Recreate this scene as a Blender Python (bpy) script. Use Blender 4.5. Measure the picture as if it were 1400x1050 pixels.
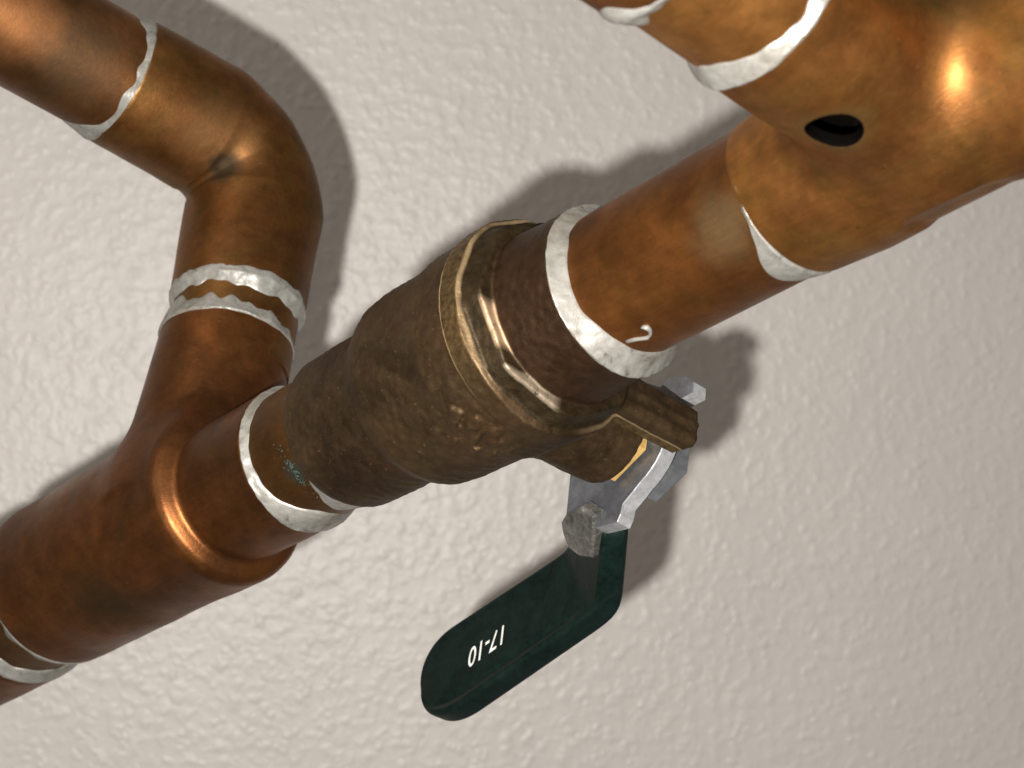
import bpy, math, random
import numpy as np
from mathutils import Matrix, Vector, noise as mnoise

for o in list(bpy.data.objects): bpy.data.objects.remove(o)
scene = bpy.context.scene
COL = scene.collection

# ------------------------------------------------------------------ camera
CAM = np.array([0.0, -0.80, 1.40])
cam = bpy.data.cameras.new('camera'); cam_o = bpy.data.objects.new('camera', cam); COL.objects.link(cam_o)
cam_o.location = CAM; cam_o.rotation_euler = (math.radians(90), 0, 0)
cam.sensor_width = 36; cam.lens = 36 * 2867.1 / 1400
cam.clip_start = 0.01; cam.clip_end = 20
cam.dof.use_dof = True; cam.dof.focus_distance = 0.400; cam.dof.aperture_fstop = 40
scene.camera = cam_o

# ------------------------------------------------------------------ world: dim room
w = bpy.data.worlds.new('World'); scene.world = w; w.use_nodes = True
bg = w.node_tree.nodes['Background']
bg.inputs[0].default_value = (1.0, 0.88, 0.74, 1); bg.inputs[1].default_value = 0.08

# ------------------------------------------------------------------ lamps: the phone torch beside the lens, an unseen fill lamp added for ambient light
fl = bpy.data.lights.new('torch', 'SPOT'); fl_o = bpy.data.objects.new('torch', fl); COL.objects.link(fl_o)
fl.energy = 18.6; fl.shadow_soft_size = 0.0032; fl.color = (1.0, 0.955, 0.905)
fl.spot_size = math.radians(105); fl.spot_blend = 1.0
fl_o.location = CAM + np.array([-0.0205, 0.0, -0.0185])
aim = Vector((-0.08, 0.80, -0.08)); fl_o.rotation_euler = aim.to_track_quat('-Z', 'Y').to_euler()
ar = bpy.data.lights.new('fill_lamp', 'AREA'); ar_o = bpy.data.objects.new('fill_lamp', ar); COL.objects.link(ar_o)
ar.shape = 'DISK'; ar.size = 1.4; ar.energy = 10.0; ar.color = (1.0, 0.91, 0.79)
ar_o.location = CAM + np.array([-0.9, -0.5, 1.1])
ar_o.rotation_euler = (Vector((0, 0.4, 1.4)) - ar_o.location).to_track_quat('-Z', 'Y').to_euler()

scene.view_settings.view_transform = 'Standard'; scene.view_settings.look = 'None'
scene.view_settings.exposure = 0; scene.view_settings.gamma = 1

# ------------------------------------------------------------------ pipe frame (run, branch, upward leg), millimetres
def c2w(v): return np.array([v[0], -v[2], v[1]])
Rv = c2w((0.66032303, 0.34398826, 0.66756691)); Bv = c2w((0.08281487, 0.85015004, -0.51998712)); Uv = c2w((-0.7464015, 0.39864394, 0.53288631))
P0 = CAM + c2w((-67.90213, -28.0171, -455.8607)) * 0.001
LB, LR = 96.4, 201.0
FR = np.stack([Rv, Bv, Uv], 1)
def wpt(p): return P0 + FR @ (np.array(p, float) * 0.001)

def empty(name, base, label, cat):
    o = bpy.data.objects.new(name, None); COL.objects.link(o)
    m = Matrix.Identity(4)
    for i in range(3):
        for j in range(3): m[i][j] = FR[i, j]
        m[i][3] = wpt(base)[i]
    o.matrix_world = m; o.empty_display_size = 0.01
    o['label'] = label; o['category'] = cat
    o['base'] = [float(x) for x in base]
    return o

def obj(name, V, F, mat, parent=None, smooth=True, root=None, label=None):
    """V in millimetres in the pipe frame; parented to a thing (or to a part whose root thing is given)."""
    V = np.asarray(V, dtype=np.float64)
    r = root or parent
    if r is not None: V = (V - np.array(list(r['base']))) * 0.001
    me = bpy.data.meshes.new(name)
    me.from_pydata(V.tolist() if len(V) < 2000 else V, [], F if isinstance(F, list) else F.tolist())
    me.update(); me.validate()
    if smooth: me.polygons.foreach_set('use_smooth', np.ones(len(me.polygons), bool))
    me.materials.append(mat)
    o = bpy.data.objects.new(name, me); COL.objects.link(o)
    if parent is not None: o.parent = parent
    if label: o['label'] = label
    return o

# ------------------------------------------------------------------ implicit surfaces
def smin(a, b, k):
    h = np.clip(0.5 + 0.5 * (b - a) / k, 0, 1); return b * (1 - h) + a * h - k * h * (1 - h)
def smax(a, b, k): return -smin(-a, -b, k)
def slab(t, a, b): return np.maximum(a - t, t - b)
def lathe(t, x, y, ts, rs): return (np.sqrt(x * x + y * y) - np.interp(t, ts, rs)) * 0.9

def wob(X, Y, Z, s, seed):
    """cheap smooth pseudo noise, about -1..1"""
    rg = np.random.RandomState(seed); n = 0
    for i in range(7):
        k = rg.normal(size=3); k *= (0.6 + 0.8 * rg.rand()) / np.linalg.norm(k) / s * 2 * math.pi
        n = n + np.sin(X * k[0] + Y * k[1] + Z * k[2] + rg.rand() * 6.28)
    return n / 3.2

def iso(fn, lo, hi, h):
    lo = np.array(lo, float); n = np.ceil((np.array(hi) - lo) / h).astype(int) + 1
    ax = [(lo[i] + h * np.arange(n[i])).astype(np.float32) for i in range(3)]
    X, Y, Z = np.meshgrid(*ax, indexing='ij')
    F = fn(X, Y, Z).astype(np.float32); del X, Y, Z
    S = F < 0
    cnt = np.zeros(n - 1, np.int8)
    for i in (0, 1):
        for j in (0, 1):
            for k in (0, 1): cnt += S[i:n[0]-1+i, j:n[1]-1+j, k:n[2]-1+k]
    act = (cnt > 0) & (cnt < 8); idx = np.argwhere(act)
    vid = np.full(n - 1, -1, np.int64); vid[act] = np.arange(len(idx))
    acc = np.zeros((len(idx), 3)); c = np.zeros(len(idx))
    cr = [(i, j, k) for i in (0, 1) for j in (0, 1) for k in (0, 1)]
    for a in cr:
        for d in range(3):
            if a[d]: continue
            b = list(a); b[d] = 1
            fa = F[tuple((idx + np.array(a)).T)]; fb = F[tuple((idx + np.array(b)).T)]
            m = (fa < 0) != (fb < 0); tt = np.where(m, fa / np.where(fa == fb, 1, fa - fb), 0)
            p = np.tile(np.array(a, float), (len(idx), 1)); p[:, d] = tt
            acc[m] += p[m]; c[m] += 1
    V = lo + (idx + acc / c[:, None]) * h
    # pull the vertices onto the surface
    for _ in range(2):
        e = h * 0.25
        f0 = fn(*V.T); g = np.stack([fn(*(V + e * np.eye(3)[d]).T) - fn(*(V - e * np.eye(3)[d]).T) for d in range(3)], 1) / (2 * e)
        gl = np.maximum((g * g).sum(1), 0.2); st = g * (f0 / gl)[:, None]
        sl = np.linalg.norm(st, axis=1, keepdims=True); st *= np.minimum(1, 0.5 * h / np.maximum(sl, 1e-9)); V = V - st
    Q = []
    for d in range(3):
        u, v = (d + 1) % 3, (d + 2) % 3
        sl0 = [slice(1, n[q] - 1) for q in range(3)]; sl0[d] = slice(0, n[d] - 1)
        sl1 = list(sl0); sl1[d] = slice(1, n[d])
        A = S[tuple(sl0)]; Bm = S[tuple(sl1)]
        for flip in (False, True):
            m = (A & ~Bm) if not flip else (~A & Bm)
            e = np.argwhere(m)
            if not len(e): continue
            off = np.ones(3, int); off[d] = 0; e = e + off
            def cell(du, dv):
                q = e.copy(); q[:, u] += du; q[:, v] += dv; return vid[tuple(q.T)]
            q = np.stack([cell(-1, -1), cell(0, -1), cell(0, 0), cell(-1, 0)], 1)
            Q.append(q[:, ::-1] if flip else q)
    return V, np.concatenate(Q)

# ------------------------------------------------------------------ parametric shapes
AX = {'R': np.eye(3)[[0, 1, 2]], 'B': np.eye(3)[[1, 2, 0]], 'U': np.eye(3)[[2, 0, 1]]}   # axis, e1, e2
def fr(p, axis, c=(0, 0, 0)):
    """columns t, x, y along axis,e1,e2 -> pipe frame"""
    A = AX[axis]; return np.array(c, float) + p @ A
def tube(axis, c, t0, t1, r, n=96, m=2, caps=True, bend=None):
    ts = np.array([t0, t0 + 0.15, t0 + 0.3] + list(np.linspace(t0, t1, 10)[1:-1]) + [t1 - 0.3, t1 - 0.15, t1]); m = len(ts); th = np.linspace(0, 2 * math.pi, n, endpoint=False)
    T, H = np.meshgrid(ts, th, indexing='ij')
    V = np.stack([T.ravel(), r * np.cos(H).ravel(), r * np.sin(H).ravel()], 1)
    F = [[i * n + j, i * n + (j + 1) % n, (i + 1) * n + (j + 1) % n, (i + 1) * n + j] for i in range(m - 1) for j in range(n)]
    if caps: F += [list(range(n))[::-1], [(m - 1) * n + j for j in range(n)]]
    return fr(V, axis, c), F

def pnoise(th, seed, lo=2, hi=14, decay=0.6):
    rg = np.random.RandomState(seed); s = 0
    for k in range(lo, hi):
        s = s + np.sin(k * th + rg.rand() * 6.283) * rg.normal() * k ** -decay
    return s

def gaus(th, c, wd):
    d = (np.degrees(th) - c + 180) % 360 - 180
    return np.exp(-(d / wd) ** 2)

def solder(axis, c, t, ra, rb, sgn, wa, wb, h, seed, blobs=(), jag=0.35, step=0.5, hn=0.25, hmod=None):
    """bead round a joint at t: fitting radius ra on the side -sgn, pipe radius rb on the side +sgn; wa/wb reach on each side.
    blobs: (angle deg, width deg, extra wa, extra wb, extra h)"""
    n, m = 260, 26
    th = np.linspace(0, 2 * math.pi, n, endpoint=False)
    WA = wa * (1 + jag * pnoise(th, seed, 2, 24)); WB = wb * (1 + jag * pnoise(th, seed + 1, 2, 24)); H = h * (1 + hn * pnoise(th, seed + 2, 1, 10))
    for a, wd, ea, eb, eh in blobs:
        g = gaus(th, a, wd); WA = WA + ea * g; WB = WB + eb * g; H = H + eh * g
    WA = np.maximum(WA, 0.15); WB = np.maximum(WB, 0.2); H = np.maximum(H, 0.05)
    rows = []
    q = np.linspace(-1, 1, m)
    for i, x in enumerate(q):
        s = np.where(x < 0, x * WA, x * WB)
        base = np.where(s < 0, ra, np.where(s < step, ra + (rb - ra) * (s / step), rb))
        fil = np.clip(1 - np.maximum(s, 0) / WB, 0, 1) ** 1.3                      # fillet falls from ra to rb
        base2 = np.where(s < 0, ra, rb + (ra - rb) * fil)
        prof = (1 - abs(x) ** 2.2) ** 0.75 if abs(x) < 1 else 0
        rr = np.maximum(base2, base) + H * prof - (0.35 if i in (0, m - 1) else 0.0)
        lump = np.array([mnoise.noise(Vector((math.cos(a) * 9 + seed, math.sin(a) * 9, x * 1.6))) for a in th])
        lump2 = np.array([mnoise.noise(Vector((math.cos(a) * 26 + seed, math.sin(a) * 26, x * 3.1 + 5))) for a in th])
        rr = rr + (lump * 0.22 + lump2 * 0.075) * prof * min(1.0, 0.35 + h * 1.6)
        rows.append(np.stack([t + sgn * s, rr * np.cos(th), rr * np.sin(th)], 1))
    V = np.concatenate(rows)
    F = [[i * n + j, i * n + (j + 1) % n, (i + 1) * n + (j + 1) % n, (i + 1) * n + j][::(1 if sgn > 0 else -1)] for i in range(m - 1) for j in range(n)]
    return fr(V, axis, c), F

def prism(poly, u0, u1, bevel=0.0):
    """outline in (r, b) extruded along u, with a bevelled rim on both faces"""
    poly = np.array(poly, float); n = len(poly)
    cen = poly.mean(0)
    inn = cen + (poly - cen) * (1 - bevel / np.maximum(np.linalg.norm(poly - cen, axis=1, keepdims=True), 1e-6))
    s = 1 if u1 > u0 else -1
    rings = [(inn, u0), (poly, u0 + s * bevel), (poly, u1 - s * bevel), (inn, u1)] if bevel else [(poly, u0), (poly, u1)]
    V = np.concatenate([np.c_[p, np.full(n, z)] for p, z in rings])
    k = len(rings)
    F = [[i * n + j, i * n + (j + 1) % n, (i + 1) * n + (j + 1) % n, (i + 1) * n + j] for i in range(k - 1) for j in range(n)]
    F += [list(range(n))[::-1], [(k - 1) * n + j for j in range(n)]]
    if s < 0: F = [f[::-1] for f in F]
    return V, F

# ------------------------------------------------------------------ materials
def new_mat(name):
    m = bpy.data.materials.new(name); m.use_nodes = True; nt = m.node_tree
    for n in list(nt.nodes): nt.nodes.remove(n)
    out = nt.nodes.new('ShaderNodeOutputMaterial'); b = nt.nodes.new('ShaderNodeBsdfPrincipled')
    nt.links.new(b.outputs[0], out.inputs[0])
    return m, nt, b
def N(nt, t, **kw):
    n = nt.nodes.new(t)
    for k, v in kw.items():
        if isinstance(v, (str, bool)) or k in ('operation', 'blend_type', 'data_type'): setattr(n, k, v)
        else: n.inputs[k].default_value = v
    return n
def coords(nt, scale=(1, 1, 1), rot=(0, 0, 0), loc=(0, 0, 0)):
    tc = nt.nodes.new('ShaderNodeTexCoord'); mp = nt.nodes.new('ShaderNodeMapping')
    mp.inputs['Scale'].default_value = scale; mp.inputs['Rotation'].default_value = rot; mp.inputs['Location'].default_value = loc
    nt.links.new(tc.outputs['Object'], mp.inputs[0]); return mp.outputs[0]
def noi(nt, co, scale, detail=4, rough=0.55, dist=0.0):
    n = N(nt, 'ShaderNodeTexNoise', Scale=scale, Detail=detail, Roughness=rough, Distortion=dist); nt.links.new(co, n.inputs['Vector']); return n.outputs[0]
def ramp(nt, fac, stops):
    r = nt.nodes.new('ShaderNodeValToRGB'); e = r.color_ramp.elements
    while len(e) > 1: e.remove(e[-1])
    for i, (p, c) in enumerate(stops):
        c = (c, c, c) if isinstance(c, (int, float)) else c
        el = e[0] if i == 0 else e.new(p)
        el.position = p; el.color = (*c, 1)
    nt.links.new(fac, r.inputs[0]); return r.outputs[0]
def mix(nt, fac, a, b, mode='MIX'):
    n = nt.nodes.new('ShaderNodeMix'); n.data_type = 'RGBA'; n.blend_type = mode
    for sock, v in ((n.inputs[0], fac), (n.inputs[6], a), (n.inputs[7], b)):
        if hasattr(v, 'node'): nt.links.new(v, sock)
        elif isinstance(v, (int, float)): sock.default_value = v
        else: sock.default_value = (*v, 1)
    return n.outputs[2]
def bump(nt, b, h, strength, dist):
    n = N(nt, 'ShaderNodeBump', Strength=strength, Distance=dist); nt.links.new(h, n.inputs['Height']); nt.links.new(n.outputs[0], b.inputs['Normal']); return n
def sphere_mask(nt, centre_mm, base, radius_mm, soft=0.5, warp=0.0):
    """mask for stains and painted highlights, with a shape of its own, round a point of the part (object coordinates)"""
    c = [(a - q) * 0.001 for a, q in zip(centre_mm, base)]
    tc = nt.nodes.new('ShaderNodeTexCoord')
    v = tc.outputs['Object']
    if warp:
        n = N(nt, 'ShaderNodeTexNoise', Scale=160.0, Detail=4.0); nt.links.new(v, n.inputs['Vector'])
        s = nt.nodes.new('ShaderNodeVectorMath'); s.operation = 'MULTIPLY_ADD'; s.inputs[1].default_value = (warp * .001,) * 3
        nt.links.new(n.outputs[1], s.inputs[0]); nt.links.new(v, s.inputs[2]); v = s.outputs[0]
        c = [x + warp * 0.0005 for x in c]
    d = nt.nodes.new('ShaderNodeVectorMath'); d.operation = 'DISTANCE'; d.inputs[1].default_value = c; nt.links.new(v, d.inputs[0])
    r = N(nt, 'ShaderNodeMapRange'); r.interpolation_type = 'SMOOTHSTEP'
    r.inputs[1].default_value = radius_mm * 0.001 * (1 - soft); r.inputs[2].default_value = radius_mm * 0.001 * (1 + soft); r.inputs[3].default_value = 1; r.inputs[4].default_value = 0
    nt.links.new(d.outputs['Value'], r.inputs[0]); return r.outputs[0]

def copper(name, light, mid, dark, seed=0.0, metal=0.84, rough=0.43, stains_and_sheen=(), base=(0, 0, 0), olive=0.25):
    m, nt, b = new_mat(name)
    co = coords(nt, loc=(seed, seed * 1.7, -seed))
    big = noi(nt, co, 32, 3, 0.5, 0.6); fine = noi(nt, co, 210, 6, 0.62, 0.3)
    dark = tuple(0.55 * a + 0.45 * c for a, c in zip(dark, mid))
    col = ramp(nt, big, [(0.33, dark), (0.50, mid), (0.68, light)])
    col = mix(nt, ramp(nt, noi(nt, co, 55, 4, 0.6, 1.0), [(0.45, 0.0), (0.72, olive)]), col, (mid[0] * 0.75, mid[1] * 1.25, mid[2] * 1.1))
    col = mix(nt, 0.55, col, ramp(nt, fine, [(0.28, 0.50), (0.72, 1.50)]), 'MULTIPLY')
    grit = noi(nt, co, 1500, 2, 0.55)
    col = mix(nt, ramp(nt, grit, [(0.66, 0.0), (0.76, 0.35)]), col, (light[0] * 1.6, light[1] * 1.7, light[2] * 2.0))
    speck = noi(nt, co, 900, 2, 0.5)
    col = mix(nt, ramp(nt, speck, [(0.70, 0.0), (0.78, 0.45)]), col, (dark[0] * 0.4, dark[1] * 0.4, dark[2] * 0.4))
    dull = None
    for (p, rad, soft, c, amt) in stains_and_sheen:
        k = nt.nodes.new('ShaderNodeMath'); k.operation = 'MULTIPLY'; k.inputs[1].default_value = amt
        nt.links.new(sphere_mask(nt, p, base, rad, soft, rad * 1.1), k.inputs[0]); col = mix(nt, k.outputs[0], col, c)
        dull = k.outputs[0] if dull is None else mix(nt, 1.0, dull, k.outputs[0], 'ADD')
    sc0 = noi(nt, coords(nt, scale=(1, 9, 9), rot=(0.3, 0.9, 0.5)), 130, 6, 0.72)
    col = mix(nt, 0.45, col, ramp(nt, sc0, [(0.30, 0.70), (0.70, 1.22)]), 'MULTIPLY')
    nt.links.new(col, b.inputs['Base Color'])
    b.inputs['Metallic'].default_value = metal
    co2 = coords(nt, scale=(1, 1, 1), loc=(seed + 3, 0, 0))
    rg_ = ramp(nt, noi(nt, co2, 70, 7, 0.68), [(0.3, rough - 0.09), (0.7, rough + 0.13)])
    if dull is not None: rg_ = mix(nt, dull, rg_, (0.68, 0.68, 0.68))
    nt.links.new(rg_, b.inputs['Roughness'])
    # fine scratches and handling marks
    sc = noi(nt, coords(nt, scale=(1, 7, 7), rot=(0.4, 0.7, 0.2)), 160, 5, 0.7)
    ht = mix(nt, 0.5, sc, fine); bump(nt, b, ht, 0.34, 0.0003)
    return m

def solder_mat():
    m, nt, b = new_mat('solder')
    co = coords(nt)
    n1 = noi(nt, co, 330, 6, 0.7, 0.5); n2 = noi(nt, co, 90, 4, 0.6)
    col = ramp(nt, n1, [(0.28, (0.085, 0.078, 0.062)), (0.42, (0.215, 0.21, 0.19)), (0.66, (0.315, 0.31, 0.285))])
    col = mix(nt, ramp(nt, n2, [(0.52, 0.0), (0.70, 0.75)]), col, (0.17, 0.15, 0.115))
    nt.links.new(col, b.inputs['Base Color']); b.inputs['Metallic'].default_value = 0.3
    nt.links.new(ramp(nt, n1, [(0.3, 0.5), (0.7, 0.3)]), b.inputs['Roughness'])
    bump(nt, b, mix(nt, 0.5, n1, noi(nt, co, 700, 3, 0.6)), 0.4, 0.0004)
    return m

def valve_mat(base, collar=True):
    m, nt, b = new_mat('cast_brass')
    co = coords(nt); big = noi(nt, co, 42, 4, 0.55, 0.5); fine = noi(nt, co, 420, 6, 0.7)
    col = ramp(nt, big, [(0.32, (0.030, 0.0165, 0.0075)), (0.50, (0.060, 0.0365, 0.0160)), (0.68, (0.074, 0.040, 0.0175))])
    red = ramp(nt, noi(nt, coords(nt, loc=(5, 2, 1)), 60, 4, 0.6, 0.8), [(0.56, 0.0), (0.70, 0.7)])
    col = mix(nt, red, col, (0.058, 0.022, 0.012))
    col = mix(nt, 0.5, col, ramp(nt, fine, [(0.28, 0.5), (0.72, 1.5)]), 'MULTIPLY')
    col = mix(nt, ramp(nt, noi(nt, coords(nt, loc=(9, 1, 4)), 1300, 2, 0.5), [(0.67, 0.0), (0.75, 0.35)]), col, (0.26, 0.19, 0.10))
    # dark fluxed end piece, pale worn band of the collar
    sep = nt.nodes.new('ShaderNodeSeparateXYZ'); tc = nt.nodes.new('ShaderNodeTexCoord'); nt.links.new(tc.outputs['Object'], sep.inputs[0])
    def band(a, c, soft=0.4):
        outs = []
        for lim, up in ((a, True), (c, False)):
            r = N(nt, 'ShaderNodeMapRange'); q = (lim - base[0]) * 0.001
            r.inputs[1].default_value = q - soft * 0.001; r.inputs[2].default_value = q + soft * 0.001
            r.inputs[3].default_value = 0 if up else 1; r.inputs[4].default_value = 1 if up else 0
            nt.links.new(sep.outputs[0], r.inputs[0]); outs.append(r.outputs[0])
        k = nt.nodes.new('ShaderNodeMath'); k.operation = 'MULTIPLY'; nt.links.new(outs[0], k.inputs[0]); nt.links.new(outs[1], k.inputs[1]); return k.outputs[0]
    def mul(p, q):
        k = nt.nodes.new('ShaderNodeMath'); k.operation = 'MULTIPLY'; nt.links.new(p, k.inputs[0]); nt.links.new(q, k.inputs[1]); return k.outputs[0]
    def lim(ax, lo, hi):
        r = N(nt, 'ShaderNodeMapRange'); r.inputs[1].default_value = lo * 0.001; r.inputs[2].default_value = hi * 0.001
        nt.links.new(sep.outputs[ax], r.inputs[0]); return r.outputs[0]
    notlug = lim(2, -21, -17)
    col = mix(nt, mul(band(116.2, 140, 0.5), notlug), col, mix(nt, 0.6, (0.040, 0.0195, 0.0085), ramp(nt, fine, [(0.3, 0.55), (0.7, 1.35)]), 'MULTIPLY'))
    col = mix(nt, mul(band(112.45, 116.6, 0.15), notlug), col, mix(nt, 1.0, (0.034, 0.022, 0.0085), ramp(nt, fine, [(0.3, 0.5), (0.7, 1.5)]), 'MULTIPLY'))
    gold = noi(nt, co, 900, 3, 0.6); onface = lim(1, -19.5, -10)
    col = mix(nt, mul(mul(band(107.4, 111.9, 0.3), onface), ramp(nt, gold, [(0.36, 0.05), (0.64, 0.55)])), col, (0.20, 0.135, 0.048))
    # rubbed edges of the collar and chips on the flange
    wear = ramp(nt, noi(nt, co, 120, 4, 0.65), [(0.32, 0.25), (0.55, 1.0)]); chips = ramp(nt, noi(nt, coords(nt, loc=(2, 7, 1)), 85, 3, 0.6), [(0.50, 0.0), (0.58, 1.0)])
    col = mix(nt, mul(mul(band(106.9, 107.55, 0.12), onface), wear), col, (0.66, 0.48, 0.25))
    col = mix(nt, mul(mul(band(111.95, 112.4, 0.12), onface), wear), col, (0.36, 0.26, 0.14))
    jit = ramp(nt, noi(nt, co, 420, 3, 0.6), [(0.28, 0.1), (0.42, 1.0)])
    c1 = mul(mul(lim(1, -13.2, -11.5), lim(1, -4.2, -6.0)), lim(2, 4, 6)); c2 = mul(lim(1, -15.2, -16.0), lim(2, -1.5, 0.5))
    col = mix(nt, mul(mul(band(115.7, 116.9, 0.2), jit), c1), col, (0.38, 0.26, 0.16))
    col = mix(nt, mul(mul(band(115.8, 116.8, 0.2), jit), c2), col, (0.30, 0.24, 0.17))
    nt.links.new(col, b.inputs['Base Color'])
    b.inputs['Metallic'].default_value = 0.7
    nt.links.new(ramp(nt, fine, [(0.3, 0.46), (0.7, 0.64)]), b.inputs['Roughness'])
    bump(nt, b, mix(nt, 0.45, fine, noi(nt, co, 1500, 3, 0.6)), 0.45, 0.0004)
    return m

def simple(name, col, metal, rough, nscale=300, var=0.35, bstr=0.15, bd=0.0003, spec=0.5):
    m, nt, b = new_mat(name); co = coords(nt)
    n = noi(nt, co, nscale, 6, 0.65, 0.4); n2 = noi(nt, co, nscale * 0.22, 4, 0.6, 0.6)
    c = mix(nt, 1.0, col, ramp(nt, mix(nt, 0.5, n, n2), [(0.32, 1 - var), (0.68, 1 + var)]), 'MULTIPLY')
    nt.links.new(c, b.inputs['Base Color']); b.inputs['Metallic'].default_value = metal
    nt.links.new(ramp(nt, n2, [(0.3, max(rough - 0.1, 0.05)), (0.7, rough + 0.1)]), b.inputs['Roughness'])
    b.inputs['Specular IOR Level'].default_value = spec
    bump(nt, b, n, bstr, bd); return m

M = {}
M['solder'] = solder_mat()
M['zinc'] = simple('zinc_plate', (0.23, 0.24, 0.26), 0.8, 0.5, 420, 0.35, 0.25, 0.0003)
M['zinc_rough'] = simple('broken_zinc', (0.13, 0.125, 0.115), 0.5, 0.5, 650, 0.6, 0.8, 0.0008)
M['zinc_edge'] = simple('lighter_zinc_edge', (0.47, 0.48, 0.49), 0.6, 0.42, 700, 0.3, 0.4, 0.0004)
M['gold'] = simple('bare_brass', (0.62, 0.40, 0.13), 0.5, 0.42, 900, 0.3, 0.3, 0.0003)
M['grip'] = simple('dark_green_vinyl', (0.0030, 0.0088, 0.0074), 0.0, 0.47, 900, 0.5, 0.22, 0.0003, 0.2)
M['print'] = simple('white_print', (0.72, 0.73, 0.70), 0.0, 0.55, 2500, 0.25, 0.1, 0.0001)
M['patina'] = simple('verdigris', (0.028, 0.052, 0.044), 0.0, 0.85, 900, 0.7, 0.6, 0.0004)

def wall_mat():
    m, nt, b = new_mat('painted_orange_peel'); co = coords(nt)
    n1 = noi(nt, co, 215, 0.6, 0.4, 0.0); n2 = noi(nt, co, 520, 2, 0.5); n3 = noi(nt, co, 60, 2, 0.5)
    blob = ramp(nt, n1, [(0.50, 0.0), (0.57, 0.25), (0.70, 1.0)])
    # splattered droplets: domes of uneven size, flattened where the trowel or roller passed
    wv = nt.nodes.new('ShaderNodeVectorMath'); wv.operation = 'MULTIPLY_ADD'; wv.inputs[1].default_value = (0.005,) * 3
    wn = N(nt, 'ShaderNodeTexNoise', Scale=190.0, Detail=2.0); nt.links.new(co, wn.inputs['Vector']); nt.links.new(wn.outputs[1], wv.inputs[0]); nt.links.new(co, wv.inputs[2])
    flat = nt.nodes.new('ShaderNodeMapping'); flat.inputs['Rotation'].default_value = (math.radians(90), 0, 0); nt.links.new(wv.outputs[0], flat.inputs[0])
    def domes(sc, r0, r1, msc, m0, m1):
        v = nt.nodes.new('ShaderNodeTexVoronoi'); v.voronoi_dimensions = '2D'; v.inputs['Scale'].default_value = sc; nt.links.new(flat.outputs[0], v.inputs['Vector'])
        d = ramp(nt, v.outputs['Distance'], [(r0, 1.0), ((r0 + r1) / 2, 0.55), (r1, 0.0)])
        return mix(nt, 1.0, d, ramp(nt, noi(nt, co, msc, 2, 0.5), [(m0, 0.0), (m1, 1.0)]), 'MULTIPLY')
    dm = mix(nt, 1.0, domes(118, 0.08, 0.44, 60, 0.42, 0.60), domes(205, 0.10, 0.48, 95, 0.45, 0.60), 'LIGHTEN')
    h = mix(nt, 0.42, dm, blob); h = mix(nt, 0.16, h, n2); h = mix(nt, 0.35, h, n3)
    b.inputs['Base Color'].default_value = (0.66, 0.625, 0.585, 1)
    col = mix(nt, 1.0, (0.605, 0.574, 0.549), ramp(nt, noi(nt, co, 14, 3, 0.5), [(0.3, 0.965), (0.7, 1.02)]), 'MULTIPLY')
    nt.links.new(col, b.inputs['Base Color'])
    b.inputs['Roughness'].default_value = 0.42; b.inputs['Specular IOR Level'].default_value = 0.45
    bump(nt, b, h, 0.37, 0.0021)
    return m
M['wall'] = wall_mat()

# ------------------------------------------------------------------ wall behind the pipes
WD, WT = 0.83, math.radians(-6)
wc = CAM + np.array([0, WD, 0])
me = bpy.data.meshes.new('wall')
hx, hz, th = 1.1, 1.1, 0.10
vs = [(x, y, z) for y in (0, th) for z in (-hz, hz) for x in (-hx, hx)]
me.from_pydata(vs, [], [[0, 1, 3, 2], [5, 4, 6, 7], [4, 0, 2, 6], [1, 5, 7, 3], [2, 3, 7, 6], [4, 5, 1, 0]]); me.update()
me.materials.append(M['wall'])
wall = bpy.data.objects.new('wall', me); COL.objects.link(wall); wall.location = wc; wall.rotation_euler = (0, 0, -WT)
wall['kind'] = 'structure'; wall['label'] = 'off-white wall with orange peel plaster texture'

# ------------------------------------------------------------------ left pipework: reducing tee, elbow, pipes
LBASE = (0, 0, 0)
left = empty('copper_pipework', LBASE, 'tarnished copper pipes on the left with reducing tee and bent elbow', 'pipework')
dk = (0.030, 0.018, 0.012)
M['tee1'] = copper('tee_copper', (0.2047, 0.0732, 0.0180), (0.1395, 0.0503, 0.0143), (0.0581, 0.0251, 0.0098), 0.31, stains_and_sheen=[((-22, -17, 6), 9, 0.7, (0.0312, 0.0241, 0.0107), 0.75), ((-50, 6, 19), 10, 0.8, (0.0754, 0.0295, 0.0161), 0.5)])
M['elb'] = copper('elbow_copper', (0.2439, 0.1073, 0.0302), (0.1626, 0.0654, 0.0177), (0.0777, 0.0332, 0.0117), 0.87, rough=0.46, stains_and_sheen=[((13, LB - 12, 20), 9, 0.8, (0.1662, 0.0831, 0.0309), 0.7), ((8.0, LB - 14.6, 14.6), 3.6, 0.6, (0.0242, 0.0210, 0.0121), 0.85)], olive=0.5)  # first entry paints the bend's soft highlight into the colour, second is a stain
M['pipeA'] = copper('pipe_copper_dull', (0.2439, 0.0962, 0.0297), (0.1388, 0.0592, 0.0194), (0.0693, 0.0332, 0.0154), 1.9, stains_and_sheen=[((10, LB - 8, 56), 11, 0.6, (0.0814, 0.0518, 0.0277), 0.7), ((10, LB - 7, 72), 8, 0.8, (0.3744, 0.1591, 0.0595), 0.6)])
M['nip'] = copper('nipple_copper', (0.2318, 0.1107, 0.0307), (0.1338, 0.0594, 0.0169), (0.0707, 0.0324, 0.0109), 2.6, stains_and_sheen=[((49.2, -11.8, 8.5), 2.6, 0.6, (0.0357, 0.0521, 0.0436), 0.75)])

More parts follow.
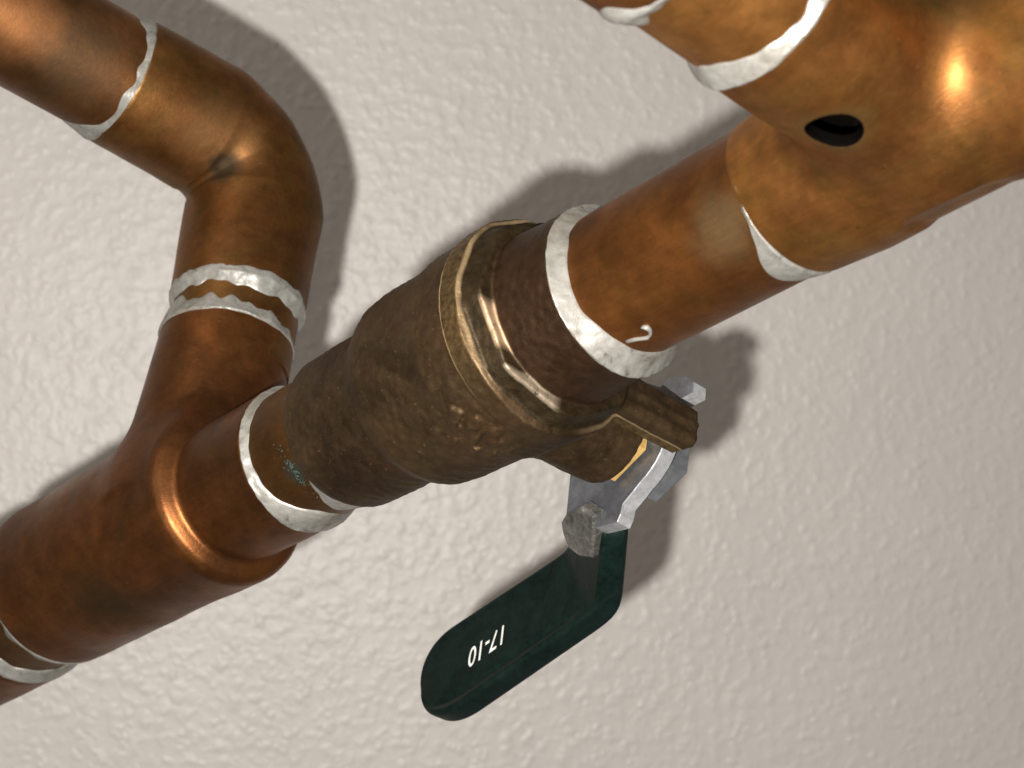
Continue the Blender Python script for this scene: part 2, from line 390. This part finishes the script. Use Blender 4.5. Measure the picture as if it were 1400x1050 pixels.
W = np.array([-0.66, 0.0, 0.75])
def tee1(X, Y, Z):
    ob = np.interp(X, [-60, -10, 12], [0.75, 0.6, 0.1])
    a = lathe(X, Y - ob, Z - ob, [-60, -54, 5, 10.0, 11.6, 12.9, 13.7, 14.2, 15.0, 40], [19.5, 19.75, 19.5, 19.6, 19.2, 18.3, 17.0, 16.0, 15.5, 15.5])
    a = smax(a, slab(X, -57.5, 37.5), 0.8)
    sh = np.interp(Y, [0, 47], [-2.6, 0.9]) * -1.0
    sh = np.interp(Y, [0, 18, 47], [2.6, 2.1, 0.7])
    x, z = X - W[0] * sh, Z - W[2] * sh
    rb = np.interp(Y, [10, 26, 38, 44], [16.3, 15.7, 15.3, 15.2])
    c = (np.sqrt(x * x + z * z) - rb) * 0.95
    c = smax(c, slab(Y, 0, 44), 0.6)
    d = smin(a, c, 5.0)
    return d + 0.10 * wob(X, Y, Z, 17, 3)
V, F = iso(tee1, (-60, -22.5, -22.5), (39.5, 46, 23), 0.55)
t1 = obj('tee_fitting', V, F, M['tee1'], left, label='copper reducing tee with rounded shoulder and branch socket')

def elbow(X, Y, Z):
    y = Y - LB
    bend = 17.4
    yy, zz = y + bend, Z - bend             # arc centre
    q = np.sqrt(yy * yy + zz * zz) - bend
    l1 = np.sqrt(X * X + Z * Z); l2 = np.sqrt(X * X + y * y); tor = np.sqrt(q * q + X * X)
    dist = np.where(yy < 0, np.where(zz > 0, np.minimum(l1, l2), l1), np.where(zz > 0, l2, tor))
    ang = np.degrees(np.arctan2(np.maximum(yy, 0), np.maximum(-zz, 1e-6)))      # 0 at the lower leg, 90 at the upper one
    arc = np.where(yy < 0, yy, np.where(zz > 0, 26.7 + zz, 26.7 * ang / 90))
    r = np.interp(arc, [-26.5, -22, -6, 1, 6, 13, 20, 26, 32, 47, 51.5], [15.55, 15.75, 16.1, 16.35, 15.9, 15.5, 15.8, 16.3, 16.05, 15.75, 15.5])
    d = smax((dist - r) * 0.95, np.maximum(53.0 - Y, Z - 42), 0.6)
    pin = np.exp(-((X - 9) ** 2 + (yy - 0.5) ** 2 + (zz + .5) ** 2) / 22)
    return d + 0.10 * wob(X, Y, Z, 14, 5) + pin * (0.16 * wob(X, Y, Z, 4, 9))
V, F = iso(elbow, (-17.5, 51.5, -17.5), (17.5, LB + 18.5, 44), 0.5)
el = obj('elbow', V, F, M['elb'], left, label='copper elbow with tight inner crease')

V, F = tube('U', (0, LB, 0), 36, 135, 14.55); pa = obj('pipe', V, F, M['pipeA'], left, label='dull copper pipe running up from the elbow')
V, F = tube('B', (0, 0, 0), 36, 62, 14.45); pb = obj('pipe', V, F, M['nip'], left, label='short bare copper nipple under the elbow')
V, F = tube('R', (0, 0, 0), 30, 54, 14.35); pc = obj('pipe', V, F, M['nip'], left, label='short bare copper nipple entering the valve')
V, F = tube('R', (0, 0.75, 0.75), -80, -50, 17.7); pd = obj('pipe', V, F, M['nip'], left)
def coup(X, Y, Z):
    a = lathe(X, Y - .4, Z - .4, [-130, -76, -73], [19.3, 19.4, 19.1]); return smax(a, slab(X, -128, -74), 0.8) + 0.08 * wob(X, Y, Z, 15, 8)
V, F = iso(coup, (-130, -21, -21), (-72, 22, 22), 0.8); cp = obj('coupling', V, F, M['tee1'], left, label='copper fitting cut off by the lower left edge')

# beads; angles: R axis e1=b e2=u, B axis e1=u e2=r, U axis e1=r e2=b
def bead(*a, parent, root, **k):
    V, F = solder(*a, **k); return obj('solder_ring', V, F, M['solder'], parent, root=root)
bead('R', (0, 0, 0), 37.6, 15.3, 14.35, 1, 0.35, 1.5, 0.35, 11, parent=t1, root=left, jag=0.10, blobs=[(-155, 32, 0.9, 4.6, 0.2), (-178, 25, 0.6, 2.6, 0.4), (-120, 10, 0.3, 1.0, 0.1)])
bead('B', (-0.46, 0, 0.52), 43.6, 15.2, 14.45, 1, 0.5, 4.4, 0.4, 23, parent=t1, root=left, jag=0.20)
bead('B', (0, 0, 0), 53.4, 15.6, 14.45, -1, 1.9, 2.6, 0.28, 31, parent=el, root=left, jag=0.19)
bead('U', (0, LB, 0), 41.8, 15.5, 14.55, 1, 0.2, 1.2, 0.1, 47, parent=el, root=left, jag=0.35, blobs=[(-122, 22, 0.8, 5.5, 0.3), (55, 30, 1.0, 3.4, 0.0)])
bead('R', (0, 0.75, 0.75), -57.3, 19.5, 17.7, -1, 0.4, 3.0, 0.1, 53, parent=t1, root=left, jag=0.2, blobs=[(-180, 30, 0.3, 2.5, 0.3)])
bead('R', (0, 0.4, 0.4), -74.0, 19.2, 17.7, 1, 1.5, 3.2, 0.15, 59, parent=cp, root=left, jag=0.15)

# ------------------------------------------------------------------ ball valve
VB = (93, 0, 0)
valve = empty('ball_valve', VB, 'dark brown cast brass ball valve with green lever marked 17-10', 'valve')
M['valve'] = valve_mat(VB)
M['valve_dark'] = M['valve']
def vbody(X, Y, Z):
    d = lathe(X, Y, Z, [50, 51.6, 52.6, 54.5, 64, 72.5, 74.5, 76.8, 79.0, 83, 94, 96.5, 98.6, 104, 106.9, 107.3, 112.0, 112.5, 116.2, 118], [14.4, 14.7, 15.4, 16.15, 16.35, 16.2, 16.5, 18.5, 19.4, 19.75, 19.85, 20.3, 20.75, 20.8, 20.75, 21.3, 21.3, 20.3, 19.5, 19.5])
    # eight-sided shoulder, then the plain end cup
    ap = np.interp(X, [111.0, 111.8, 112.8, 116.4], [22.5, 21.0, 19.3, 18.3]); oc = None
    for k in range(8):
        a = math.radians(45 * k - 12); p = Y * math.cos(a) + Z * math.sin(a)
        oc = p if oc is None else np.maximum(oc, p)
    d = smax(d, oc - ap, 0.25)
    d = smax(d, slab(X, 51.5, 116.5), 0.35)
    end = lathe(X, Y, Z, [115, 118, 120, 123, 126, 129.6, 130.8], [16.7, 16.8, 16.6, 16.3, 16.2, 16.1, 15.6]); end = smax(end, slab(X, 112, 130.8), 0.5)
    d = smin(d, end, 0.5)
    # stem boss and stop lug, cast with the body
    bx = X - 93; bo = np.sqrt(bx * bx + Y * Y) - np.interp(-Z, [14, 22, 34, 36], [12.0, 10.9, 10.5, 9.9]); bo = smax(bo, slab(-Z, 0, 35.2), 0.7)
    d = smin(d, bo, 2.6)
    ly, lx = Y + 6.2, X - 112.2
    lg = np.maximum(np.abs(lx) - 3.0, np.abs(ly) - 4.2); lg = np.maximum(lg, (np.abs(lx) + np.abs(ly)) * 0.72 - 4.6)
    lg = lg - 0.35 * np.exp(-(ly - 0.4) ** 2 / 0.5) - 0.3 * np.exp(-(ly + 2.4) ** 2 / 0.4)
    lg = smax(lg, slab(-Z, 8, 36 + 0.25 * lx), 0.5)
    d = smin(d, lg, 0.8)
    # casting: parting line, raised marks and rough skin
    sk = 0.05 * wob(X, Y, Z, 2.2, 21) + 0.09 * wob(X, Y, Z, 9, 22)
    ang = np.degrees(np.arctan2(Y, Z)); area = np.exp(-((ang + 78) / 22) ** 2) * np.exp(-((X - 100) / 5.0) ** 2)
    mk = np.clip(wob(X, Y * 0.8, Z, 3.4, 33) * 1.6, -0.6, 1.0)
    return d - sk - 0.75 * area * mk - 0.25 * np.exp(-((X - 76.2) / 0.5) ** 2) * np.exp(-((ang + 40) / 60) ** 2) * 0.6
V, F = iso(vbody, (49.5, -23.5, -37.5), (132.5, 23, 23), 0.42)
vb = obj('valve_body', V, F, M['valve'], valve, label='dark brown cast body with worn bright collar edges')
bead('R', (0, 0, 0), 130.3, 16.0, 13.65, 1, 0.5, 2.2, 0.35, 71, parent=vb, root=valve, jag=0.10, blobs=[(-165, 42, 0.3, 2.4, 0.5), (-125, 14, 0.3, 0.8, 0.1)], step=0.8)
bead('R', (0, 0, 0), 52.6, 15.0, 14.35, -1, 0.2, 0.9, 0.05, 77, parent=vb, root=valve, jag=0.25, blobs=[(-165, 32, 0.6, 4.4, 0.45), (-120, 12, 0.0, 1.2, 0.1)])

# green crust of verdigris beside the left joint
rg = np.random.RandomState(4); vv, ff = [], []
for i in range(110):
    b_ = -11.6 + rg.normal() * 1.7; t = 49.6 + rg.normal() * 0.8 - 0.25 * (b_ + 11.6)
    s = 0.06 + 0.22 * rg.rand() ** 2; r0 = 14.38
    b_ = max(b_, -14.2); c = np.array([t, b_, math.sqrt(r0 * r0 - b_ * b_)])
    k = len(vv)
    for dx, dy, dz in ((1, 0, 0), (-1, 0, 0), (0, 1, 0), (0, -1, 0), (0, 0, 1), (0, 0, -1)):
        vv.append(c + s * np.array([dx, dy, dz]) * (0.7 + 0.6 * rg.rand()))
    for f in ((0, 2, 4), (2, 1, 4), (1, 3, 4), (3, 0, 4), (2, 0, 5), (1, 2, 5), (3, 1, 5), (0, 3, 5)): ff.append([k + q for q in f])
vg = obj('verdigris_crust', np.array(vv), ff, M['patina'], vb, root=valve); vg['kind'] = 'stuff'

# gland nut (clean brass flat), stem, washer, hexagon nut
def ngon(cx, cy, r, n, rot=0.0): return [(cx + r * math.cos(rot + 2 * math.pi * k / n), cy + r * math.sin(rot + 2 * math.pi * k / n)) for k in range(n)]
V, F = prism(ngon(93, 0, 9.3, 6, 0.45), -34.6, -37.4, 0.2); obj('gland_nut', V, F, M['gold'], valve, smooth=False, label='bright bare brass gland flat')
V, F = prism(ngon(93, 0, 4.2, 32), -30, -52.5, 0.5); obj('stem', V, F, M['zinc'], valve)
V, F = prism(ngon(93, 0, 9.0, 6, -0.62), -41.6, -49.5, 0.8); obj('hexagon_nut', V, F, M['zinc'], valve, smooth=False)

# lever: zinc plate on the stem, slanting arm, dark green grip
plate = [(111.9, 3.8), (112.0, 6.0), (110.0, 8.3), (105.0, 9.8), (102.8, 8.6)]
plate += [(93 + 12.6 * math.cos(math.radians(a)), 12.6 * math.sin(math.radians(a))) for a in range(50, 181, 10)]
plate += [(77.6, -1.0), (77.5, -5.0), (77.3, -12.6), (86.4, -17.0), (92.6, -18.0), (93.4, -16.6), (93.8, -14.6), (96.8, -12.6)]
plate += [(93 + 12.6 * math.cos(math.radians(a)), 12.6 * math.sin(math.radians(a))) for a in range(-64, 8, 8)] + [(107.5, 3.6)]
V, F = prism(plate, -38.2, -41.8, 0.18); lv = obj('lever', V, F, M['zinc'], valve, smooth=False, label='zinc plated steel lever plate held by the nut')
lv.data.materials.append(M['zinc_edge'])
for p_ in lv.data.polygons:
    if abs(p_.normal.z) < 0.5: p_.material_index = 1  # rim faces take a lighter zinc than the plate
def loft(sections, closed=True):
    n = len(sections[0]); V = np.concatenate(sections); k = len(sections)
    F = [[i * n + j, i * n + (j + 1) % n, (i + 1) * n + (j + 1) % n, (i + 1) * n + j] for i in range(k - 1) for j in range(n)]
    F += [list(range(n))[::-1], [(k - 1) * n + j for j in range(n)]]
    return V, F
def rrect(w, t, rad, q=6, dish=0.0):
    """rounded rectangle: x across the width (near edge -, far edge +), y from the printed face (0) down to -t; dish>0 adds a groove inside the near rim"""
    pts = []
    rad = min(rad, w / 2 - 1e-3, t / 2 - 1e-3); rt = rad * 0.62
    for cx, cy, a0, r in ((w / 2 - rt, -rt, 0, rt), (-w / 2 + rt, -rt, 90, rt), (-w / 2 + rad, -t + rad, 180, rad), (w / 2 - rad, -t + rad, 270, rad)):
        for k in range(q + 1):
            a = math.radians(a0 + 90 * k / q); pts.append((cx + r * math.cos(a), cy + r * math.sin(a)))
        if a0 == 0:
            span = max(w - 2 * rt, 0.01)
            for f, y in ((0.06, -0.5), (0.2, -0.9), (0.5, -1.0), (0.78, -0.9), (0.86, -1.0), (0.895, -2.0), (0.925, -2.1), (0.955, -0.6)):
                pts.append((w / 2 - rt - span * f, dish * y))
    return np.array(pts)
def section(Np, Fp, nrm, t, rad, scale=1.0, dish=0.0):
    Np, Fp = np.array(Np, float), np.array(Fp, float); c = (Np + Fp) / 2; wv = Fp - Np; wd = np.linalg.norm(wv); wv = wv / wd
    nrm = np.array(nrm, float); nrm = nrm / np.linalg.norm(nrm)
    p = rrect(wd * scale, t, rad, dish=dish); return c + p[:, :1] * wv + p[:, 1:] * nrm
# face corners of the grip: near edge runs NR->NL, far edge FR_->FL
UH = -53.0
NR, NL = np.array((71.2, -24.8, UH)), np.array((20.5, -37.0, UH))
FRr, FL = np.array((61.0, -7.6, UH)), np.array((15.5, -16.0, UH))
up = np.array((0, 0, 1.0)); arm_n = np.array((-0.50, -0.33, 0.80)); arm_n /= np.linalg.norm(arm_n)
TH = 6.4
secs = []
# arm: from under the plate down to the crease
At_N, At_F = np.array((86.6, -16.4, -40.2)), np.array((79.5, -3.0, -40.2))
def lerp(a, b, s): return a + (b - a) * s
for s in np.linspace(0, 0.80, 6): secs.append(section(lerp(At_N, NR, s), lerp(At_F, FRr, s), arm_n, TH - 0.6 + 0.6 * s, 1.5))
for s, m_ in ((0.88, 0.25), (0.95, 0.5)): secs.append(section(lerp(At_N, NR, s), lerp(At_F, FRr, s), lerp(arm_n, up, m_), TH, 1.7))
for s in (0.02, 0.09): secs.append(section(lerp(NR, NL, s), lerp(FRr, FL, s), lerp(arm_n, up, 0.72 + 2.8 * s), TH, 1.8))
tip = 0.80
for s in np.linspace(0.14, tip, 12): secs.append(section(lerp(NR, NL, s), lerp(FRr, FL, s), up, TH, 1.9, dish=0.34))
for a in np.linspace(8, 88, 14):
    a = math.radians(a); s = tip + (1.06 - tip) * math.sin(a); k = math.cos(a) ** 0.75
    secs.append(section(lerp(NR, NL, s), lerp(FRr, FL, s), up, TH * (0.78 + 0.22 * k), 1.9, scale=k, dish=0.34 * k) - np.array((0, 0, TH * 0.12 * (1 - k))))
V, F = loft(secs)
grip = obj('grip', V, F, M['grip'], lv, root=valve, label='dark green vinyl grip printed 17-10')
sb = grip.modifiers.new('round', 'SUBSURF'); sb.levels = 1; sb.render_levels = 1
# bare end of the folded strip, rough where the coating is torn
tabp = np.array([(75.9, -12.3, -39.1), (78.35, -12.0, -37.8), (85.4, -13.1, -35.95), (88.2, -15.5, -37.0), (84.4, -17.7, -40.7), (80.05, -19.5, -44.3), (76.5, -18.0, -44.3), (74.0, -15.8, -43.2), (74.4, -13.4, -40.8)])
tabp = tabp + np.array((0.0, -0.3, 1.0)); tn = np.array((-0.285, -0.664, 0.691)); n = len(tabp); cen = tabp.mean(0)
lift = np.array([0, -.3, 0.1, 0, 0, 0, 0.1, 0, -.2])
rings = [tabp - tn * 2.6, tabp - tn * 0.5 + tn * lift[:, None], cen + (tabp - cen) * 0.90 + tn * lift[:, None]]
tv = np.concatenate(rings)
tf = [list(range(n))[::-1], [2 * n + j for j in range(n)]] + [[i * n + j, i * n + (j + 1) % n, (i + 1) * n + (j + 1) % n, (i + 1) * n + j] for i in range(2) for j in range(n)]
tf = [f[::-1] for f in tf]
obj('bare_strip', np.array(tv), tf, M['zinc_rough'], lv, smooth=False, root=valve, label='rough bare metal fold of the lever')
# printing
cu = bpy.data.curves.new('lettering', 'FONT'); cu.body = '17-10'; cu.size = 1.0; cu.offset = 0.004; cu.align_x = 'CENTER'; cu.align_y = 'CENTER'
tmp = bpy.data.objects.new('tmp', cu); COL.objects.link(tmp)
dg = bpy.context.evaluated_depsgraph_get(); tme = bpy.data.meshes.new_from_object(tmp.evaluated_get(dg))
tv = np.array([v.co[:] for v in tme.vertices]); tfc = [list(p.vertices) for p in tme.polygons]
bpy.data.objects.remove(tmp); bpy.data.meshes.remove(tme)
tv[:, :2] -= (tv[:, :2].max(0) + tv[:, :2].min(0)) / 2
ext = tv[:, :2].max(0) - tv[:, :2].min(0)
ld = (NL - NR); ld = ld / np.linalg.norm(ld); wd = np.array((-ld[1], ld[0], 0)) * -1
if wd[1] < 0: wd = -wd
tcn = np.array((37.0, -23.0, UH - 0.27))
tv = tcn + (tv[:, :1] / ext[0] * 11.2) * ld - (tv[:, 1:2] / ext[1] * 4.6) * (np.array((0.03, 1.0, 0)))
lt = obj('lettering', tv, tfc, M['print'], lv, smooth=False, root=valve)

# ------------------------------------------------------------------ right pipework: pipe, tee with a drilled port, branch
RB = (LR, 0, 0)
right = empty('copper_pipework', RB, 'golden copper pipe and tee on the right with round open port', 'pipework')
M['tee2'] = copper('tee_copper_golden', (0.2917, 0.1238, 0.0302), (0.2025, 0.0807, 0.0199), (0.1131, 0.0454, 0.0136), 4.2, rough=0.46, base=RB, olive=0.6,
                   stains_and_sheen=[((190, -2, 15), 5.5, 0.6, (0.0398, 0.0154, 0.0070), 0.85), ((200, -6, 15), 4, 0.7, (0.1462, 0.0873, 0.0452), 0.5), ((199.5, -16, 21.5), 6.2, 0.25, (0.1172, 0.0729, 0.0210), 0.7), ((214, 6, 14), 9, 0.8, (0.0656, 0.0349, 0.0124), 0.6)])  # first and last entries are darker patches beside the branch
M['pipeB'] = copper('pipe_copper_red', (0.2502, 0.0899, 0.0199), (0.1791, 0.0651, 0.0158), (0.1006, 0.0403, 0.0131), 5.3, base=RB, stains_and_sheen=[((166, -9, 10), 5.5, 0.7, (0.1349, 0.1068, 0.0546), 0.55), ((136, 4, 13), 4, 0.6, (0.0504, 0.0194, 0.0081), 0.7)])
M['pipeC'] = copper('branch_copper', (0.3227, 0.1354, 0.0350), (0.2550, 0.1032, 0.0256), (0.1451, 0.0632, 0.0180), 6.8, base=RB)
# shade inside the port and bore, painted in as near-black without gloss
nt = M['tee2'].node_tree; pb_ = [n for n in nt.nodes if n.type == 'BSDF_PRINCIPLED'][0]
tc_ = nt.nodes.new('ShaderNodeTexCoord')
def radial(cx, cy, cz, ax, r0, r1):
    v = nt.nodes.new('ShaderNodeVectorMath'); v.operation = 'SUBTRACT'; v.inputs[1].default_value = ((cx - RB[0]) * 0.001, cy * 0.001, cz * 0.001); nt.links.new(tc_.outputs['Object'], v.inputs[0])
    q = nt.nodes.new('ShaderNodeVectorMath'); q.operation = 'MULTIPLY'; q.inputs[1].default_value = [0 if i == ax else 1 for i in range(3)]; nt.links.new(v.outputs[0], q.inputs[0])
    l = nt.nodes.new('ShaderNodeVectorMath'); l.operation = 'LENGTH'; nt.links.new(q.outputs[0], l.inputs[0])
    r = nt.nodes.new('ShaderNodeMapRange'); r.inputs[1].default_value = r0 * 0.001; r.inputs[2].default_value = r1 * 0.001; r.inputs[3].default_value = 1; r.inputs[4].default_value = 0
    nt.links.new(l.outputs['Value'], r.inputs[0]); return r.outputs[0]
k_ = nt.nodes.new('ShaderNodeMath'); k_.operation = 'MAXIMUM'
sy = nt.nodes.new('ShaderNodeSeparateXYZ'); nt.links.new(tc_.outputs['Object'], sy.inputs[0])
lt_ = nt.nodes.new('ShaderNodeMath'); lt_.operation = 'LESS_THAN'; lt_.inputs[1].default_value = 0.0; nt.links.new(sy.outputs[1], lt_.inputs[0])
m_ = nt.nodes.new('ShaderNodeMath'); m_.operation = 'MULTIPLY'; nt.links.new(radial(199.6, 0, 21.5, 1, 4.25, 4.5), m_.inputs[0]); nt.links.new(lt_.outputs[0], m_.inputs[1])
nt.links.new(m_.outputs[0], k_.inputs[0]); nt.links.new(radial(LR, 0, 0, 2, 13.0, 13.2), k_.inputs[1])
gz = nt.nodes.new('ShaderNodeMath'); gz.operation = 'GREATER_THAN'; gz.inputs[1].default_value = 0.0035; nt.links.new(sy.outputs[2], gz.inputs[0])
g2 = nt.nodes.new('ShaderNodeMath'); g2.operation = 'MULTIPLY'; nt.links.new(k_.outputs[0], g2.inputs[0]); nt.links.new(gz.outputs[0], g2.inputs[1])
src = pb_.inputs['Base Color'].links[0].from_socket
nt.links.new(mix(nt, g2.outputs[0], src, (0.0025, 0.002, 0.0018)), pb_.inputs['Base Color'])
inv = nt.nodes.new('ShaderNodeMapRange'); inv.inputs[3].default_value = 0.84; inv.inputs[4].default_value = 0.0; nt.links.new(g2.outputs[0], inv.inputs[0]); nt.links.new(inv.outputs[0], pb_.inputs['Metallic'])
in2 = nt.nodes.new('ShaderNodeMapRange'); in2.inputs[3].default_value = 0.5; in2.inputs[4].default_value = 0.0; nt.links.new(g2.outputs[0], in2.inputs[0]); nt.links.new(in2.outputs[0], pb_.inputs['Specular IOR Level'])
def tee2(X, Y, Z):
    x = X - LR
    a = lathe(X, Y, Z, [170, 173.5, 184, 190.6, 193.2, 208, 211, 215, 260], [14.1, 14.5, 15.1, 15.0, 14.4, 14.4, 15.0, 15.2, 15.2])
    a = smax(a, slab(X + 0.075 * (Y + Z), 171.2, 262), 0.5)
    rb = np.interp(Z, [0, 14, 20, 26, 37, 40], [14.6, 14.8, 15.0, 15.35, 15.3, 15.1])
    c = np.sqrt(x * x + Y * Y) - rb; c = smax(c, slab(Z, 0, 38.8), 0.7)
    d = smin(a, c, 6.0) + 0.09 * wob(X, Y, Z, 16, 41)
    # port with a small lip into a hollow branch
    hx, hz = X - 199.6, Z - 21.5; hr = np.sqrt(hx * hx + hz * hz)
    lip = np.sqrt((hr - 4.9) ** 2 + (Y + 14.6) ** 2) - 0.45
    hole = np.maximum(hr - 4.0, Y + 4)
    bore = np.sqrt(x * x + (Y) ** 2) - 12.6; bore = np.maximum(bore, slab(Z, 4, 36))
    return smax(d, -np.minimum(hole, bore), 0.22)
V, F = iso(tee2, (169.5, -18, -17), (253.5, 17.5, 40.5), 0.48)
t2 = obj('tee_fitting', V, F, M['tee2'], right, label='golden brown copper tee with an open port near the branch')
V, F = tube('R', (0, 0, 0), 126, 182, 13.65); obj('pipe', V, F, M['pipeB'], right, label='reddish copper pipe between valve and tee')
V, F = tube('U', (LR, 0, 0), 30, 66, 14.3); obj('pipe', V, F, M['pipeC'], right, label='short orange copper nipple on the branch')
def coup2(X, Y, Z):
    a = np.sqrt((X - LR) ** 2 + Y * Y) - np.interp(Z, [57, 60, 95], [15.2, 15.6, 15.6]); return smax(a, slab(Z, 58.5, 95), 0.7) + 0.08 * wob(X, Y, Z, 15, 44)
V, F = iso(coup2, (LR - 17, -17, 57), (LR + 17, 17, 97), 0.8); c2 = obj('coupling', V, F, M['pipeB'], right, label='copper fitting cut off by the top edge')
bead('R', (0, 0, 0), 171.6, 14.15, 13.65, -1, 0.05, 0.45, 0.0, 83, parent=t2, root=right, jag=0.25, blobs=[(-160, 34, 0.4, 3.6, 0.25), (-185, 25, 0.4, 2.2, 0.2)])
bead('U', (LR, 0, 0), 38.6, 15.2, 14.3, 1, 0.6, 2.1, 0.3, 89, parent=t2, root=right, jag=0.18, blobs=[(-125, 26, 0.3, 2.2, 0.35)])
bead('U', (LR, 0, 0), 58.6, 15.3, 14.3, -1, 0.6, 2.2, 0.25, 97, parent=c2, root=right, jag=0.2, blobs=[(-118, 16, 2.5, 1.6, 0.8)])
# small curl of solder on the pipe
pts = [(135.4, -86), (137.1, -88), (138.9, -92), (140.2, -90), (140.9, -86), (140.9, -82), (140.4, -80)]
secs = []
for i, (t, a) in enumerate(pts):
    a = math.radians(a); rr = 0.42 + 0.18 * (i == 5)
    c = np.array([t, 13.75 * math.sin(a), 13.75 * math.cos(a)]); nr = np.array([0, math.sin(a), math.cos(a)])
    tg = np.array([1.0, 0, 0]) if i < 3 else np.array([0.0, math.cos(a), -math.sin(a)])
    sd = np.cross(nr, tg); secs.append(np.array([c + rr * (math.cos(q) * sd + math.sin(q) * nr) for q in np.linspace(0, 6.283, 10, endpoint=False)]))
V, F = loft(secs); obj('solder_drip', V, F, M['solder'], vb, root=valve)

for o in bpy.data.objects:
    if 'base' in o: del o['base']
scene.cycles.max_bounces = 8
